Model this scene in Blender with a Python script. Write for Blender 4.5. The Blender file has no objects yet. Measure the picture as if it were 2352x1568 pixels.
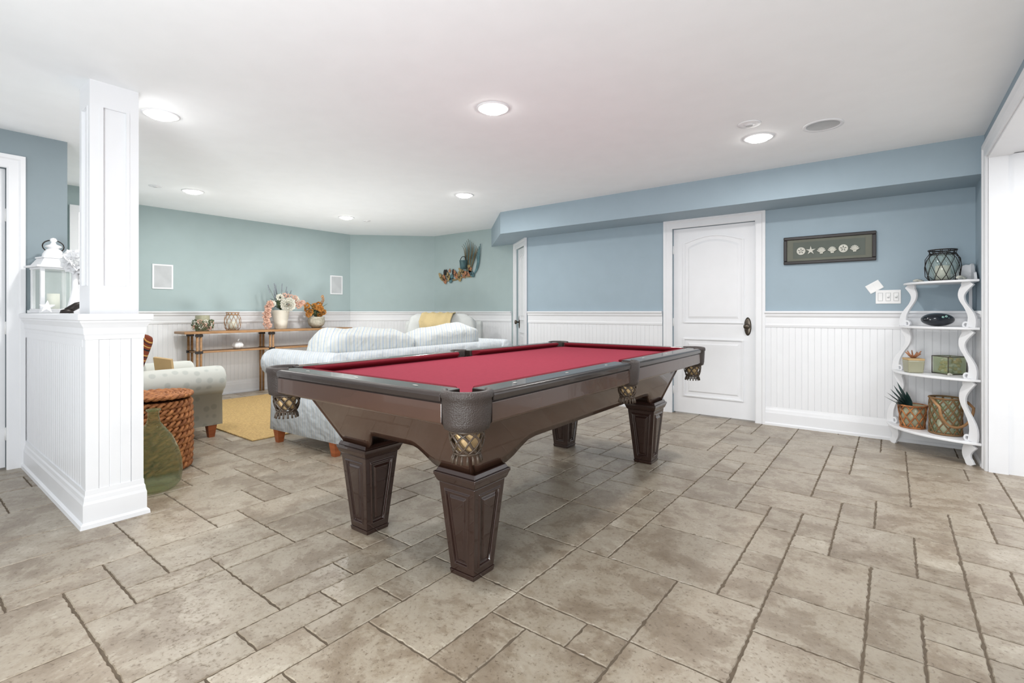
import bpy, bmesh, math, random
from mathutils import Vector, Matrix, noise
random.seed(7)
R=math.radians
S=bpy.context.scene
S.view_settings.view_transform='Standard'
S.view_settings.look='None'
S.view_settings.exposure=.12
def L(c):
    c/=255.0
    return c/12.92 if c<=.04045 else ((c+.055)/1.055)**2.4
def C(r,g,b): return (L(r),L(g),L(b),1)

# ---------------------------------------------------------------- materials
def base_mat(name):
    m=bpy.data.materials.new(name); m.use_nodes=True
    nt=m.node_tree; b=nt.nodes['Principled BSDF']
    return m,nt,b
def mat(name,rgb,rough=.5,metal=0,var=.06,scale=6,bump=0,bscale=60,coat=0,spec=.5,trans=0,ior=1.45,rgb2=None,stretch=None,emis=0,alpha=1):
    m,nt,b=base_mat(name)
    c=C(*rgb)
    c2=C(*rgb2) if rgb2 else tuple(min(1,x*(1+var)) for x in c[:3])+(1,)
    c1=c if rgb2 else tuple(x*(1-var) for x in c[:3])+(1,)
    tc=nt.nodes.new('ShaderNodeTexCoord'); mp=nt.nodes.new('ShaderNodeMapping')
    nt.links.new(tc.outputs['Object'],mp.inputs['Vector'])
    if stretch: mp.inputs['Scale'].default_value=stretch
    n=nt.nodes.new('ShaderNodeTexNoise'); n.inputs['Scale'].default_value=scale; n.inputs['Detail'].default_value=4
    nt.links.new(mp.outputs['Vector'],n.inputs['Vector'])
    r=nt.nodes.new('ShaderNodeValToRGB'); r.color_ramp.elements[0].position=.35; r.color_ramp.elements[1].position=.65
    r.color_ramp.elements[0].color=c1; r.color_ramp.elements[1].color=c2
    nt.links.new(n.outputs['Fac'],r.inputs['Fac']); nt.links.new(r.outputs['Color'],b.inputs['Base Color'])
    b.inputs['Roughness'].default_value=rough; b.inputs['Metallic'].default_value=metal
    b.inputs['Coat Weight'].default_value=coat; b.inputs['Specular IOR Level'].default_value=spec
    b.inputs['Transmission Weight'].default_value=trans; b.inputs['IOR'].default_value=ior
    b.inputs['Alpha'].default_value=alpha
    if emis:
        nt.links.new(r.outputs['Color'],b.inputs['Emission Color']); b.inputs['Emission Strength'].default_value=emis
    if bump:
        n2=nt.nodes.new('ShaderNodeTexNoise'); n2.inputs['Scale'].default_value=bscale; n2.inputs['Detail'].default_value=3
        nt.links.new(mp.outputs['Vector'],n2.inputs['Vector'])
        bp=nt.nodes.new('ShaderNodeBump'); bp.inputs['Strength'].default_value=bump; bp.inputs['Distance'].default_value=.01
        nt.links.new(n2.outputs['Fac'],bp.inputs['Height']); nt.links.new(bp.outputs['Normal'],b.inputs['Normal'])
    return m
def stripe_mat(name,ca,cb,cc,freq):
    m,nt,b=base_mat(name)
    tc=nt.nodes.new('ShaderNodeTexCoord'); sp=nt.nodes.new('ShaderNodeSeparateXYZ'); nt.links.new(tc.outputs['Object'],sp.inputs[0])
    ad=nt.nodes.new('ShaderNodeMath'); ad.operation='ADD'; nt.links.new(sp.outputs['X'],ad.inputs[0]); nt.links.new(sp.outputs['Y'],ad.inputs[1])
    mu=nt.nodes.new('ShaderNodeMath'); mu.operation='MULTIPLY'; mu.inputs[1].default_value=freq; nt.links.new(ad.outputs[0],mu.inputs[0])
    fr=nt.nodes.new('ShaderNodeMath'); fr.operation='FRACT'; nt.links.new(mu.outputs[0],fr.inputs[0])
    r=nt.nodes.new('ShaderNodeValToRGB'); r.color_ramp.interpolation='CONSTANT'
    e=r.color_ramp.elements; e[0].position=0; e[0].color=C(*ca); e[1].position=.3; e[1].color=C(*cb)
    for p,c in((.42,ca),(.55,cc),(.62,ca),(.78,cb),(.84,ca),(.92,cc)):
        x=e.new(p); x.color=C(*c)
    nt.links.new(fr.outputs[0],r.inputs['Fac']); nt.links.new(r.outputs['Color'],b.inputs['Base Color'])
    b.inputs['Roughness'].default_value=.9; b.inputs['Specular IOR Level'].default_value=.2
    n2=nt.nodes.new('ShaderNodeTexNoise'); n2.inputs['Scale'].default_value=9; nt.links.new(tc.outputs['Object'],n2.inputs['Vector'])
    bp=nt.nodes.new('ShaderNodeBump'); bp.inputs['Strength'].default_value=.5; bp.inputs['Distance'].default_value=.06
    nt.links.new(n2.outputs['Fac'],bp.inputs['Height']); nt.links.new(bp.outputs['Normal'],b.inputs['Normal'])
    return m
def dot_mat(name,ca,cb):
    m,nt,b=base_mat(name)
    tc=nt.nodes.new('ShaderNodeTexCoord'); v=nt.nodes.new('ShaderNodeTexVoronoi'); v.inputs['Scale'].default_value=12
    v.inputs['Randomness'].default_value=.45
    nt.links.new(tc.outputs['Object'],v.inputs['Vector'])
    r=nt.nodes.new('ShaderNodeValToRGB'); e=r.color_ramp.elements; e[0].position=.24; e[0].color=C(*cb); e[1].position=.34; e[1].color=C(*ca)
    nt.links.new(v.outputs['Distance'],r.inputs['Fac']); nt.links.new(r.outputs['Color'],b.inputs['Base Color'])
    b.inputs['Roughness'].default_value=.9
    return m
def tile_mat():
    m,nt,b=base_mat('travertine_tile')
    N=nt.nodes.new; lk=nt.links.new
    tc=N('ShaderNodeTexCoord'); at=N('ShaderNodeAttribute'); at.attribute_name='tile_rand'
    mu=N('ShaderNodeMath'); mu.operation='MULTIPLY'; mu.inputs[1].default_value=37.0; lk(at.outputs['Fac'],mu.inputs[0])
    cb=N('ShaderNodeCombineXYZ'); lk(mu.outputs[0],cb.inputs['Z'])
    va=N('ShaderNodeVectorMath'); va.operation='ADD'; lk(tc.outputs['Object'],va.inputs[0]); lk(cb.outputs[0],va.inputs[1])
    def noi(sc,det,rough=.5,dist=0):
        n=N('ShaderNodeTexNoise'); n.inputs['Scale'].default_value=sc; n.inputs['Detail'].default_value=det; n.inputs['Roughness'].default_value=rough; n.inputs['Distortion'].default_value=dist
        lk(va.outputs[0],n.inputs['Vector']); return n
    def ramp(n,stops):
        r=N('ShaderNodeValToRGB'); e=r.color_ramp.elements
        e[0].position=stops[0][0]; e[0].color=stops[0][1]; e[1].position=stops[-1][0]; e[1].color=stops[-1][1]
        for p,c in stops[1:-1]:
            x=e.new(p); x.color=c
        lk(n.outputs['Fac'],r.inputs['Fac']); return r
    def mul(a,c,f):
        x=N('ShaderNodeMix'); x.data_type='RGBA'; x.blend_type='MULTIPLY'; x.inputs[0].default_value=f
        lk(a,x.inputs[6]); lk(c,x.inputs[7]); return x.outputs[2]
    n=noi(3.8,13,.72,.3)
    r=ramp(n,[(.30,C(126,113,97)),(.43,C(140,127,111)),(.475,C(147,135,119)),(.49,C(157,146,130)),(.60,C(163,153,138)),(.615,C(172,163,148)),(.72,C(178,169,155))])
    n3=noi(75,7,.6); r3=ramp(n3,[(.34,(.56,.51,.46,1)),(.41,(.91,.90,.89,1)),(.50,(1,1,1,1))])
    n4=noi(12,10,.78); r4=ramp(n4,[(.38,(.84,.81,.77,1)),(.52,(1,1,1,1))])
    c=mul(r.outputs['Color'],r3.outputs['Color'],.85); c=mul(c,r4.outputs['Color'],.95)
    ma=N('ShaderNodeMapRange'); ma.inputs[3].default_value=.91; ma.inputs[4].default_value=1.07; lk(at.outputs['Fac'],ma.inputs[0])
    c=mul(c,ma.outputs[0],1)
    lk(c,b.inputs['Base Color'])
    b.inputs['Roughness'].default_value=.34; b.inputs['Specular IOR Level'].default_value=.45
    bp=N('ShaderNodeBump'); bp.inputs['Strength'].default_value=.25; bp.inputs['Distance'].default_value=.006
    lk(r3.outputs['Color'],bp.inputs['Height']); lk(bp.outputs['Normal'],b.inputs['Normal'])
    return m
def emit_mat(name,rgb,s):
    m,nt,b=base_mat(name); b.inputs['Base Color'].default_value=C(*rgb)
    b.inputs['Emission Color'].default_value=C(*rgb); b.inputs['Emission Strength'].default_value=s
    return m
M={}
M['white']=mat('white_paint',(230,231,234),.35,var=.01)
M['ceil']=mat('ceiling_paint',(240,243,246),.85,var=.01)
M['blue']=mat('wall_paint_door_light',(155,172,183),.75,var=.015)  # bluer light at the door wall put into the wall paint colour
M['teal']=mat('wall_paint_far_light',(163,179,180),.75,var=.015)  # same wall paint, tinted greener for the light on the far walls
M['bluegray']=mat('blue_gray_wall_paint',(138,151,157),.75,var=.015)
M['tile']=tile_mat()
M['grout']=mat('grout',(96,84,70),.9,var=.12,scale=30)
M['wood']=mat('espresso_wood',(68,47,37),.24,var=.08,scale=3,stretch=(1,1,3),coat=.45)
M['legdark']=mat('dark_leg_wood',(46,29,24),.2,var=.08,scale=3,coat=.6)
M['rail']=mat('rail_wood',(44,36,33),.26,var=.08,scale=5,coat=.35)
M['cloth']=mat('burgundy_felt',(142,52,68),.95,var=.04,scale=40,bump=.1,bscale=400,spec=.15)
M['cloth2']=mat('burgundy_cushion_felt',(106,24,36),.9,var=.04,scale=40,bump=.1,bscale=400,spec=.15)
M['leather']=mat('pocket_leather',(56,48,45),.4,var=.12,bump=.4,bscale=220)
M['net']=mat('net_leather',(70,58,48),.36,var=.25,scale=30)
M['black']=mat('black_liner',(22,20,20),.6)
M['gold']=mat('pocket_inner_lit_leather',(206,176,132),.5,var=.3,scale=20)  # net lining, with the warm light inside put into its colour
M['pearl']=mat('pearl_sight',(235,232,225),.3)
M['sofa']=stripe_mat('blue_stripe_fabric',(202,206,209),(176,189,202),(190,197,198),17)
M['sofac']=stripe_mat('blue_stripe_cushion',(204,207,207),(168,184,200),(200,201,188),13)
M['chairf']=dot_mat('sage_dotted_fabric',(202,204,198),(184,188,183))
M['cream']=mat('cream_fabric',(198,201,200),.9,bump=.2,bscale=200)
M['yellow']=mat('yellow_throw',(206,186,140),.9,bump=.8,bscale=120)
M['legw']=mat('warm_wood_leg',(142,78,44),.4,var=.2,stretch=(1,1,5))
M['wicker']=mat('seagrass',(128,76,42),.7,rgb2=(182,122,74),scale=28,bump=.4,bscale=150)
M['jute']=mat('jute',(186,156,104),.95,var=.15,scale=60,bump=.8,bscale=120)
M['bamboo']=mat('bamboo',(156,118,80),.4,var=.15,scale=10,stretch=(1,1,4))
M['glass']=mat('green_glass',(184,208,158),.03,var=.01,trans=.86,ior=1.14,alpha=.6,spec=.9)
M['jarglass']=mat('olive_jar_glass',(160,176,130),.06,var=.02,alpha=.3,spec=.8)
M['clear']=mat('clear_glass',(225,236,232),.05,var=.01,alpha=.2,spec=.8)
M['aqua']=mat('aqua_glass',(168,188,182),.08,var=.02,alpha=.32,spec=.8)
M['jarg']=mat('frosted_jar_glass',(168,166,140),.2,var=.04,alpha=.8)
M['candle']=mat('candle_wax',(226,222,204),.6)
M['iron']=mat('dark_iron',(48,44,42),.45,metal=.6)
M['bronze']=mat('bronze_hardware',(92,84,76),.3,metal=.9)
M['frame']=mat('dark_frame_wood',(42,38,38),.35,var=.2)
M['matboard']=mat('sage_matboard',(108,110,100),.8)
M['mat2']=mat('art_backing',(94,100,94),.8)
M['shell']=mat('shell_white',(198,197,188),.6,bump=.3)
M['plate']=mat('plate_plastic',(236,236,236),.4)
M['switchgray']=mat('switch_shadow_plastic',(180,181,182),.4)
M['grille']=mat('speaker_grille',(190,193,196),.7,bump=.3,bscale=400)
M['emit']=emit_mat('lamp_lens',(255,252,245),26)
M['ornament']=mat('white_ornament',(228,229,231),.4)
M['orange']=mat('coral_orange',(156,108,78),.6,var=.25,scale=14)
M['peach']=mat('peach_petal',(226,190,172),.7,var=.08,scale=30)
M['petal']=mat('white_petal',(232,230,220),.7,var=.04)
M['amber']=mat('amber_petal',(200,142,70),.7,var=.3,scale=20)
M['leaf']=mat('green_leaf',(96,110,80),.6,var=.25)
M['lav']=mat('dusty_blue_flower',(150,154,168),.7,var=.2)
M['pot']=mat('cream_pot',(216,211,198),.5)
M['stone']=mat('mosaic_stone',(190,184,170),.7,rgb2=(150,146,130),scale=25)
M['mteal']=mat('painted_teal_metal',(84,114,120),.4,metal=.3,var=.3,scale=12)
M['mgreen']=mat('painted_olive_metal',(100,92,70),.4,metal=.3,var=.35,scale=12)
M['myel']=mat('painted_ochre_metal',(158,136,96),.4,metal=.3,var=.25,scale=12)
M['plaid']=stripe_mat('plaid_fabric',(120,60,40),(40,40,44),(200,160,90),9)
M['tan']=mat('tan_card',(190,160,116),.7)
M['rope']=mat('rope',(124,96,66),.9,bump=.5,bscale=150)
M['darkstone']=mat('polished_dark_stone',(26,32,40),.12,var=.3,coat=.6)
M['bluepaint']=mat('pale_blue_mark',(150,190,180),.4)
M['feather']=mat('teal_feather',(36,66,64),.6,var=.3)
M['sky']=mat('bright_window_glass',(240,244,248),.3,emis=1.2,var=.01)

# ---------------------------------------------------------------- mesh builder
class MB:
    def __init__(s): s.v=[];s.f=[];s.m=[];s.s=[]
    def add(s,vs,fs,mi=0,sm=False,mx=None):
        o=len(s.v)
        for p in vs:
            p=Vector(p)
            s.v.append(mx@p if mx else p)
        for f in fs: s.f.append([i+o for i in f]); s.m.append(mi); s.s.append(sm)
    def box(s,x0,x1,y0,y1,z0,z1,mi=0,mx=None):
        s.add([(x0,y0,z0),(x1,y0,z0),(x1,y1,z0),(x0,y1,z0),(x0,y0,z1),(x1,y0,z1),(x1,y1,z1),(x0,y1,z1)],
              [(0,3,2,1),(4,5,6,7),(0,1,5,4),(1,2,6,5),(2,3,7,6),(3,0,4,7)],mi,False,mx)
    def taper(s,cx,cy,z0,w0,z1,w1,mi=0,d0=None,d1=None):
        d0=d0 or w0; d1=d1 or w1
        a=[(cx+i*w0/2,cy+j*d0/2,z0) for i,j in((-1,-1),(1,-1),(1,1),(-1,1))]
        b=[(cx+i*w1/2,cy+j*d1/2,z1) for i,j in((-1,-1),(1,-1),(1,1),(-1,1))]
        s.add(a+b,[(0,3,2,1),(4,5,6,7),(0,1,5,4),(1,2,6,5),(2,3,7,6),(3,0,4,7)],mi)
    def prism(s,poly,z0,z1,mi=0,mx=None,sm=False):
        n=len(poly)
        vs=[(p[0],p[1],z0) for p in poly]+[(p[0],p[1],z1) for p in poly]
        s.add(vs,[tuple(range(n))[::-1],tuple(range(n,2*n))],mi,False,mx)
        s.f_o=len(s.v)-2*n
        for i in range(n):
            j=(i+1)%n; s.f.append([s.f_o+i,s.f_o+j,s.f_o+n+j,s.f_o+n+i]); s.m.append(mi); s.s.append(sm)
    def loft(s,rings,mi=0,sm=True,closed=True,caps=True):
        n=len(rings[0]); vs=[p for r in rings for p in r]; fs=[]
        for k in range(len(rings)-1):
            for i in range(n if closed else n-1):
                j=(i+1)%n; fs.append((k*n+i,k*n+j,(k+1)*n+j,(k+1)*n+i))
        if caps and closed:
            fs.append(tuple(range(n))[::-1]); fs.append(tuple((len(rings)-1)*n+i for i in range(n)))
        s.add(vs,fs,mi,sm)
    def lathe(s,prof,n=24,c=(0,0,0),mi=0,sm=True,a0=0,a1=360,caps=False,fn=None):
        full=abs(a1-a0)>=360; k=n if full else n+1
        rings=[]
        for (r,z) in prof:
            ring=[]
            for i in range(k):
                a=R(a0+(a1-a0)*i/n); rr=r*(fn(a,z) if fn else 1)
                ring.append((c[0]+rr*math.cos(a),c[1]+rr*math.sin(a),c[2]+z))
            rings.append(ring)
        s.loft(rings,mi,sm,closed=full,caps=caps)
    def tube(s,pts,r,n=8,mi=0,sm=True,closed=False,sx=1,sy=1):
        pts=[Vector(p) for p in pts]; m=len(pts); rings=[]
        nv=None
        for i,p in enumerate(pts):
            if closed: t=pts[(i+1)%m]-pts[i-1]
            else: t=pts[min(i+1,m-1)]-pts[max(i-1,0)]
            if t.length<1e-9: t=Vector((0,0,1))
            t.normalize()
            if nv is None:
                nv=t.orthogonal().normalized()
            else:
                nv=(nv-t*nv.dot(t))
                if nv.length<1e-6: nv=t.orthogonal()
                nv.normalize()
            bn=t.cross(nv)
            rr=r[i] if isinstance(r,(list,tuple)) else r
            rings.append([p+nv*math.cos(2*math.pi*k/n)*rr*sx+bn*math.sin(2*math.pi*k/n)*rr*sy for k in range(n)])
        if closed: rings.append(rings[0])
        s.loft(rings,mi,sm,True,not closed)
    def ribbon(s,pts,w,t,N,mi=0,closed=False):
        pts=[Vector(p) for p in pts]; N=Vector(N).normalized(); m=len(pts); rings=[]
        for i,p in enumerate(pts):
            tt=(pts[(i+1)%m]-pts[i-1]) if closed else pts[min(i+1,m-1)]-pts[max(i-1,0)]
            tt.normalize(); a=N.cross(tt).normalized()
            ww=w[i] if isinstance(w,(list,tuple)) else w
            rings.append([p+a*ww/2+N*t/2,p-a*ww/2+N*t/2,p-a*ww/2-N*t/2,p+a*ww/2-N*t/2])
        if closed: rings.append(rings[0])
        s.loft(rings,mi,False,True,not closed)
    def super(s,a,b,c,e1,e2,cen=(0,0,0),nu=32,nv=16,mi=0,mx=None,nz=0,seed=0,nf=7):
        sg=lambda x,e: math.copysign(abs(x)**e,x)
        vs=[];fs=[]
        for j in range(nv+1):
            v=-math.pi/2+math.pi*j/nv
            for i in range(nu):
                u=2*math.pi*i/nu
                p=Vector((a*sg(math.cos(v),e1)*sg(math.cos(u),e2),b*sg(math.cos(v),e1)*sg(math.sin(u),e2),c*sg(math.sin(v),e1)))
                if nz: p*=1+nz*noise.noise(p*nf+Vector((seed,seed*2,0)))
                vs.append(p+Vector(cen))
        for j in range(nv):
            for i in range(nu):
                k=(i+1)%nu; fs.append((j*nu+i,j*nu+k,(j+1)*nu+k,(j+1)*nu+i))
        s.add(vs,fs,mi,True,mx)
    def profx(s,p0,p1,nin,prof,mi=0):
        p0=Vector((p0[0],p0[1],0));p1=Vector((p1[0],p1[1],0));n=Vector((nin[0],nin[1],0)).normalized()
        ra=[p0+n*o+Vector((0,0,z)) for o,z in prof]; rb=[p1+n*o+Vector((0,0,z)) for o,z in prof]
        s.loft([ra,rb],mi,False,True,True)
    def build(s,name,mats,parent=None,loc=(0,0,0),rot=(0,0,0),bevel=0,seg=2,sub=0,solid=0,label=None,cat=None,kind=None,group=None,merge=False):
        me=bpy.data.meshes.new(name); me.from_pydata([tuple(v) for v in s.v],[],s.f); 
        if not isinstance(mats,(list,tuple)): mats=[mats]
        for m in mats: me.materials.append(M[m])
        for i,p in enumerate(me.polygons): p.material_index=s.m[i]; p.use_smooth=s.s[i]
        bm=bmesh.new(); bm.from_mesh(me)
        if merge: bmesh.ops.remove_doubles(bm,verts=bm.verts,dist=1e-5)
        bmesh.ops.recalc_face_normals(bm,faces=bm.faces); bm.to_mesh(me); bm.free()
        o=bpy.data.objects.new(name,me); S.collection.objects.link(o)
        o.location=loc; o.rotation_euler=rot
        if parent: o.parent=parent
        if solid:
            d=o.modifiers.new('solid','SOLIDIFY'); d.thickness=solid; d.offset=0
        if bevel:
            d=o.modifiers.new('bevel','BEVEL'); d.width=bevel; d.segments=seg; d.limit_method='ANGLE'; d.angle_limit=R(35)
        meta(o,label,cat,kind,group)
        return o
def meta(o,label=None,cat=None,kind=None,group=None):
    if label: o['label']=label
    if cat: o['category']=cat
    if kind: o['kind']=kind
    if group: o['group']=group
def empty(name,loc,rotz=0,label=None,cat=None,group=None):
    e=bpy.data.objects.new(name,None); e.empty_display_size=.1; S.collection.objects.link(e)
    e.location=loc; e.rotation_euler=(0,0,rotz); meta(e,label,cat,None,group); return e
def circ(c,r,n=24,ax='z'):
    o=[]
    for i in range(n):
        a=2*math.pi*i/n
        x,y=r*math.cos(a),r*math.sin(a)
        o.append((c[0]+x,c[1]+y,c[2]) if ax=='z' else ((c[0]+x,c[1],c[2]+y) if ax=='y' else (c[0],c[1]+x,c[2]+y)))
    return o
def bez(p0,p1,p2,p3,n=12):
    p0,p1,p2,p3=map(Vector,(p0,p1,p2,p3))
    return [p0*(1-t)**3+p1*3*t*(1-t)**2+p2*3*t*t*(1-t)+p3*t**3 for t in [i/n for i in range(n+1)]]

# ---------------------------------------------------------------- dimensions
CZ=2.40; SZ=2.12
XR=.53; YB=5.41; XL=-4.95; XF=-7.15; YG=5.82

# ---------------------------------------------------------------- floor
def make_floor():
    u=.158; x0=-7.5; y0=-1.6; nx=65; ny=51
    occ=[[0]*ny for _ in range(nx)]
    rnd=random.Random(31); tiles=[]
    kinds=[((3,3),2.4),((3,2),2.0),((2,3),2.5),((2,2),1.5),((1,2),1.6),((2,1),1.3),((1,1),1.1)]
    for j in range(ny):
        for i in range(nx):
            if occ[i][j]: continue
            opts=[]
            for (w,h),wt in kinds:
                if i+w>nx or j+h>ny: continue
                if any(occ[i+a][j+b] for a in range(w) for b in range(h)): continue
                opts.append(((w,h),wt))
            tot=sum(o[1] for o in opts); r=rnd.random()*tot
            for o,wt in opts:
                r-=wt
                if r<=0: break
            w,h=o
            for a in range(w):
                for b in range(h): occ[i+a][j+b]=1
            tiles.append((i,j,w,h))
    vs=[];fs=[];mi=[];tr=[]
    X1=x0+nx*u; Y1=y0+ny*u
    vs+=[(x0,y0,-.0035),(X1,y0,-.0035),(X1,Y1,-.0035),(x0,Y1,-.0035)]; fs.append((0,1,2,3)); mi.append(1); tr.append(0)
    vs+=[(x0,y0,-.05),(X1,y0,-.05),(X1,Y1,-.05),(x0,Y1,-.05)]; fs.append((7,6,5,4)); mi.append(1); tr.append(0)
    for (i,j,w,h) in tiles:
        g=.0022; ax,ay,bx,by=x0+i*u+g,y0+j*u+g,x0+(i+w)*u-g,y0+(j+h)*u-g
        pts=[]
        def edge(p,q):
            L_=math.dist(p,q); k=max(3,int(L_/.016))
            for t in range(k):
                f=t/k; x=p[0]+(q[0]-p[0])*f; y=p[1]+(q[1]-p[1])*f
                nx_=-(q[1]-p[1])/L_; ny_=(q[0]-p[0])/L_
                d=rnd.uniform(-.0006,.0034) if t else .0018
                if rnd.random()<.10 and t: d+=.0035
                pts.append((x+nx_*d,y+ny_*d))
        edge((ax,ay),(bx,ay));edge((bx,ay),(bx,by));edge((bx,by),(ax,by));edge((ax,by),(ax,ay))
        cx,cy=(ax+bx)/2,(ay+by)/2; n=len(pts); o=len(vs)
        for p in pts: vs.append((p[0],p[1],-.0035))
        for p in pts:
            dx,dy=cx-p[0],cy-p[1]
            ix=p[0]+math.copysign(min(.0025,abs(dx)),dx) ; iy=p[1]+math.copysign(min(.0025,abs(dy)),dy)
            vs.append((ix,iy,0))
        t=rnd.random()
        for k in range(n):
            q=(k+1)%n; fs.append((o+k,o+q,o+n+q,o+n+k)); mi.append(0); tr.append(t)
        fs.append(tuple(o+n+k for k in range(n))); mi.append(0); tr.append(t)
    me=bpy.data.meshes.new('floor'); me.from_pydata(vs,[],fs); me.materials.append(M['tile']); me.materials.append(M['grout'])
    me.polygons.foreach_set('material_index',mi)
    a=me.attributes.new('tile_rand','FLOAT','FACE'); a.data.foreach_set('value',tr)
    o=bpy.data.objects.new('floor',me); S.collection.objects.link(o); meta(o,'beige travertine tile floor in a mixed-size pattern','floor','structure')
make_floor()

# ---------------------------------------------------------------- room shell
b=MB(); b.box(-7.5,2.6,-1.6,6.3,CZ,CZ+.08); b.build('ceiling','ceil',label='smooth white painted ceiling',cat='ceiling',kind='structure')
def wall(name,segs,mt,label):
    b=MB()
    for p0,p1,n,z0,z1 in segs:
        n=Vector(n).normalized()*.1
        b.prism([p0,p1,(p1[0]+n.x,p1[1]+n.y),(p0[0]+n.x,p0[1]+n.y)],z0,z1)
    return b.build(name,mt,label=label,cat='wall',kind='structure')
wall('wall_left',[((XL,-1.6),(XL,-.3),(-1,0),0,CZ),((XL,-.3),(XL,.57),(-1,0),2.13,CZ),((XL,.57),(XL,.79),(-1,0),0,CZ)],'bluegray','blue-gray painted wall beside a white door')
wall('wall_alcove',[((XL-.1,.79),(-6.6,.79),(0,-1),0,CZ),((-6.6,.79),(-6.6,1.6),(-1,0),0,CZ),((-6.7,1.6),(XF,1.6),(0,-1),0,CZ)],'teal','blue-teal painted alcove wall with window')
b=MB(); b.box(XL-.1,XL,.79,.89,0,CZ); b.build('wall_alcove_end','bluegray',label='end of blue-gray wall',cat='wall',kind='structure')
wall('wall_far',[((XF,1.6),(XF,4.84),(-1,0),0,CZ)],'teal','blue-teal painted wall above white wainscot')
wall('wall_corner',[((XF,4.84),(-6.17,YG),(-1,1),0,CZ)],'teal','angled blue-teal wall joining two walls')
wall('wall_back',[((-6.17,YG),(-4.44,YG),(0,1),0,CZ)],'teal','blue-teal wall with metal beach wall art')
wall('wall_angle',[((-4.44,YG),(-3.94,YB),(.41,.5),2.04,CZ)],'teal','angled wall above a narrow door')
wall('wall_door',[((-3.94,YB),(-1.93,YB),(0,1),0,CZ),((-1.93,YB),(-1.09,YB),(0,1),2.03,CZ),((-1.09,YB),(XR+.1,YB),(0,1),0,CZ)],'blue','blue-teal wall above beadboard wainscot')
wall('wall_right',[((XR,YB),(XR,4.75),(1,0),0,CZ),((XR,4.75),(XR,2.4),(1,0),2.2,CZ),((XR,2.4),(XR,2.3),(1,0),0,CZ)],'blue','blue-teal wall around a wide cased opening')
b=MB(); b.box(XR+.1,2.5,4.75,4.85,0,2.195); b.box(2.5,2.6,2.3,4.85,0,2.2); b.box(XR+.101,2.6,2.3,4.85,2.2,2.3); b.box(XR+.001,XR+.1,4.735,4.75,0,2.185); b.box(XR-.003,XR+.12,2.4,4.735,2.185,2.199)
b.build('wall_passage','white',label='white painted passage beyond the cased opening',cat='wall',kind='structure')
b=MB(); b.prism([(XR,YB),(XR,4.93),(-4.0,4.93),(-4.9,YG),(-4.44,YG),(-3.94,YB)],SZ,CZ)
b.build('wall_soffit','blue',label='blue-teal boxed soffit running along the ceiling',cat='wall',kind='structure')

RAIL=[(0,.965),(.012,.965),(.016,.985),(.012,1.0),(.014,1.06),(.024,1.075),(.028,1.095),(.04,1.105),(.04,1.122),(0,1.122)]
BASE=[(0,0),(.03,0),(.03,.02),(.02,.03),(.02,.12),(.016,.135),(.014,.15),(.008,.165),(.006,.18),(0,.18)]
def wains(b,p0,p1,n,z0=.1,z1=1.0,sp=.052,t=.006):
    p0=Vector((p0[0],p0[1],0));p1=Vector((p1[0],p1[1],0)); n=Vector((n[0],n[1],0)).normalized()
    Ln=(p1-p0).length; d=(p1-p0).normalized(); k=max(1,round(Ln/sp)); s=Ln/k
    pts=[]
    for i in range(k):
        a=i*s; pts+= [(a+.0006,.0025),(a+.0028,t),(a+s-.0028,t),(a+s-.0006,.0025)]
    ra=[p0+d*a+n*o+Vector((0,0,z0)) for a,o in pts]; rb=[p0+d*a+n*o+Vector((0,0,z1)) for a,o in pts]
    b.loft([ra,rb],0,False,closed=False)
b=MB()
SEG=[((XF,1.6),(XF,4.84),(1,0)),((XF,4.84),(-6.17,YG),(1,-1)),((-6.17,YG),(-4.5,YG),(0,-1)),((-3.9,YB),(-2.04,YB),(0,-1)),((-1.0,YB),(XR,YB),(0,-1)),((XR,YB),(XR,4.86),(-1,0))]
for p0,p1,n in SEG: wains(b,p0,p1,n)
b.build('trim_1','white',label='white beadboard wainscot panelling',cat='wainscot',kind='structure')
b=MB()
for p0,p1,n in SEG: b.profx(p0,p1,n,RAIL)
b.build('trim_2','white',label='white moulded chair rail',cat='chair rail',kind='structure')
for nm,idx in(('baseboard_far',(0,1,2)),('baseboard_door',(3,4)),('baseboard_right',(5,))):
    b=MB()
    for i in idx: b.profx(*SEG[i],BASE)
    b.build(nm,'white',label='white moulded baseboard',cat='baseboard',kind='structure')

CAS=[(-.005,0),(.012,0),(.018,.01),(.018,.06),(.026,.07),(.026,.095),(-.005,.095)]
def casing(b,o,ux,n,w,h,ins=0):
    ux=Vector((ux[0],ux[1],0)).normalized(); n=Vector((n[0],n[1],0)).normalized(); o=Vector((o[0],o[1],0)); Z=Vector((0,0,1))
    def pt(a,z,off): return o+ux*a+Z*z+n*off
    rings=[]
    for (a,z,sa,sz) in((0,0,-1,0),(0,h,-1,1),(w,h,1,1),(w,0,1,0)):
        rings.append([pt(a+sa*q,z+sz*q,off) for off,q in CAS])
    b.loft(rings,0,False,True,True)
b=MB(); casing(b,(-1.93,YB),(1,0),(0,-1),.84,2.03); b.build('trim_3','white',label='white moulded door casing',cat='trim',kind='structure')
b=MB(); casing(b,(XL,-.3),(0,1),(1,0),.865,2.13); b.build('trim_4','white',label='white moulded door casing',cat='trim',kind='structure')
dv=Vector((-3.94+4.44,YB-YG,0)); dl=dv.length; du=dv.normalized(); dn=Vector((-.41,-.5,0)).normalized()
b=MB(); casing(b,(-4.44+du.x*.07,YG+du.y*.07),du,dn,dl-.14,2.03); b.build('trim_5','white',label='white moulded casing of a narrow door',cat='trim',kind='structure')
b=MB(); casing(b,(XR,4.75),(0,-1),(-1,0),2.35,2.2); b.build('trim_6','white',label='white moulded casing of a wide opening',cat='trim',kind='structure')

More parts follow.
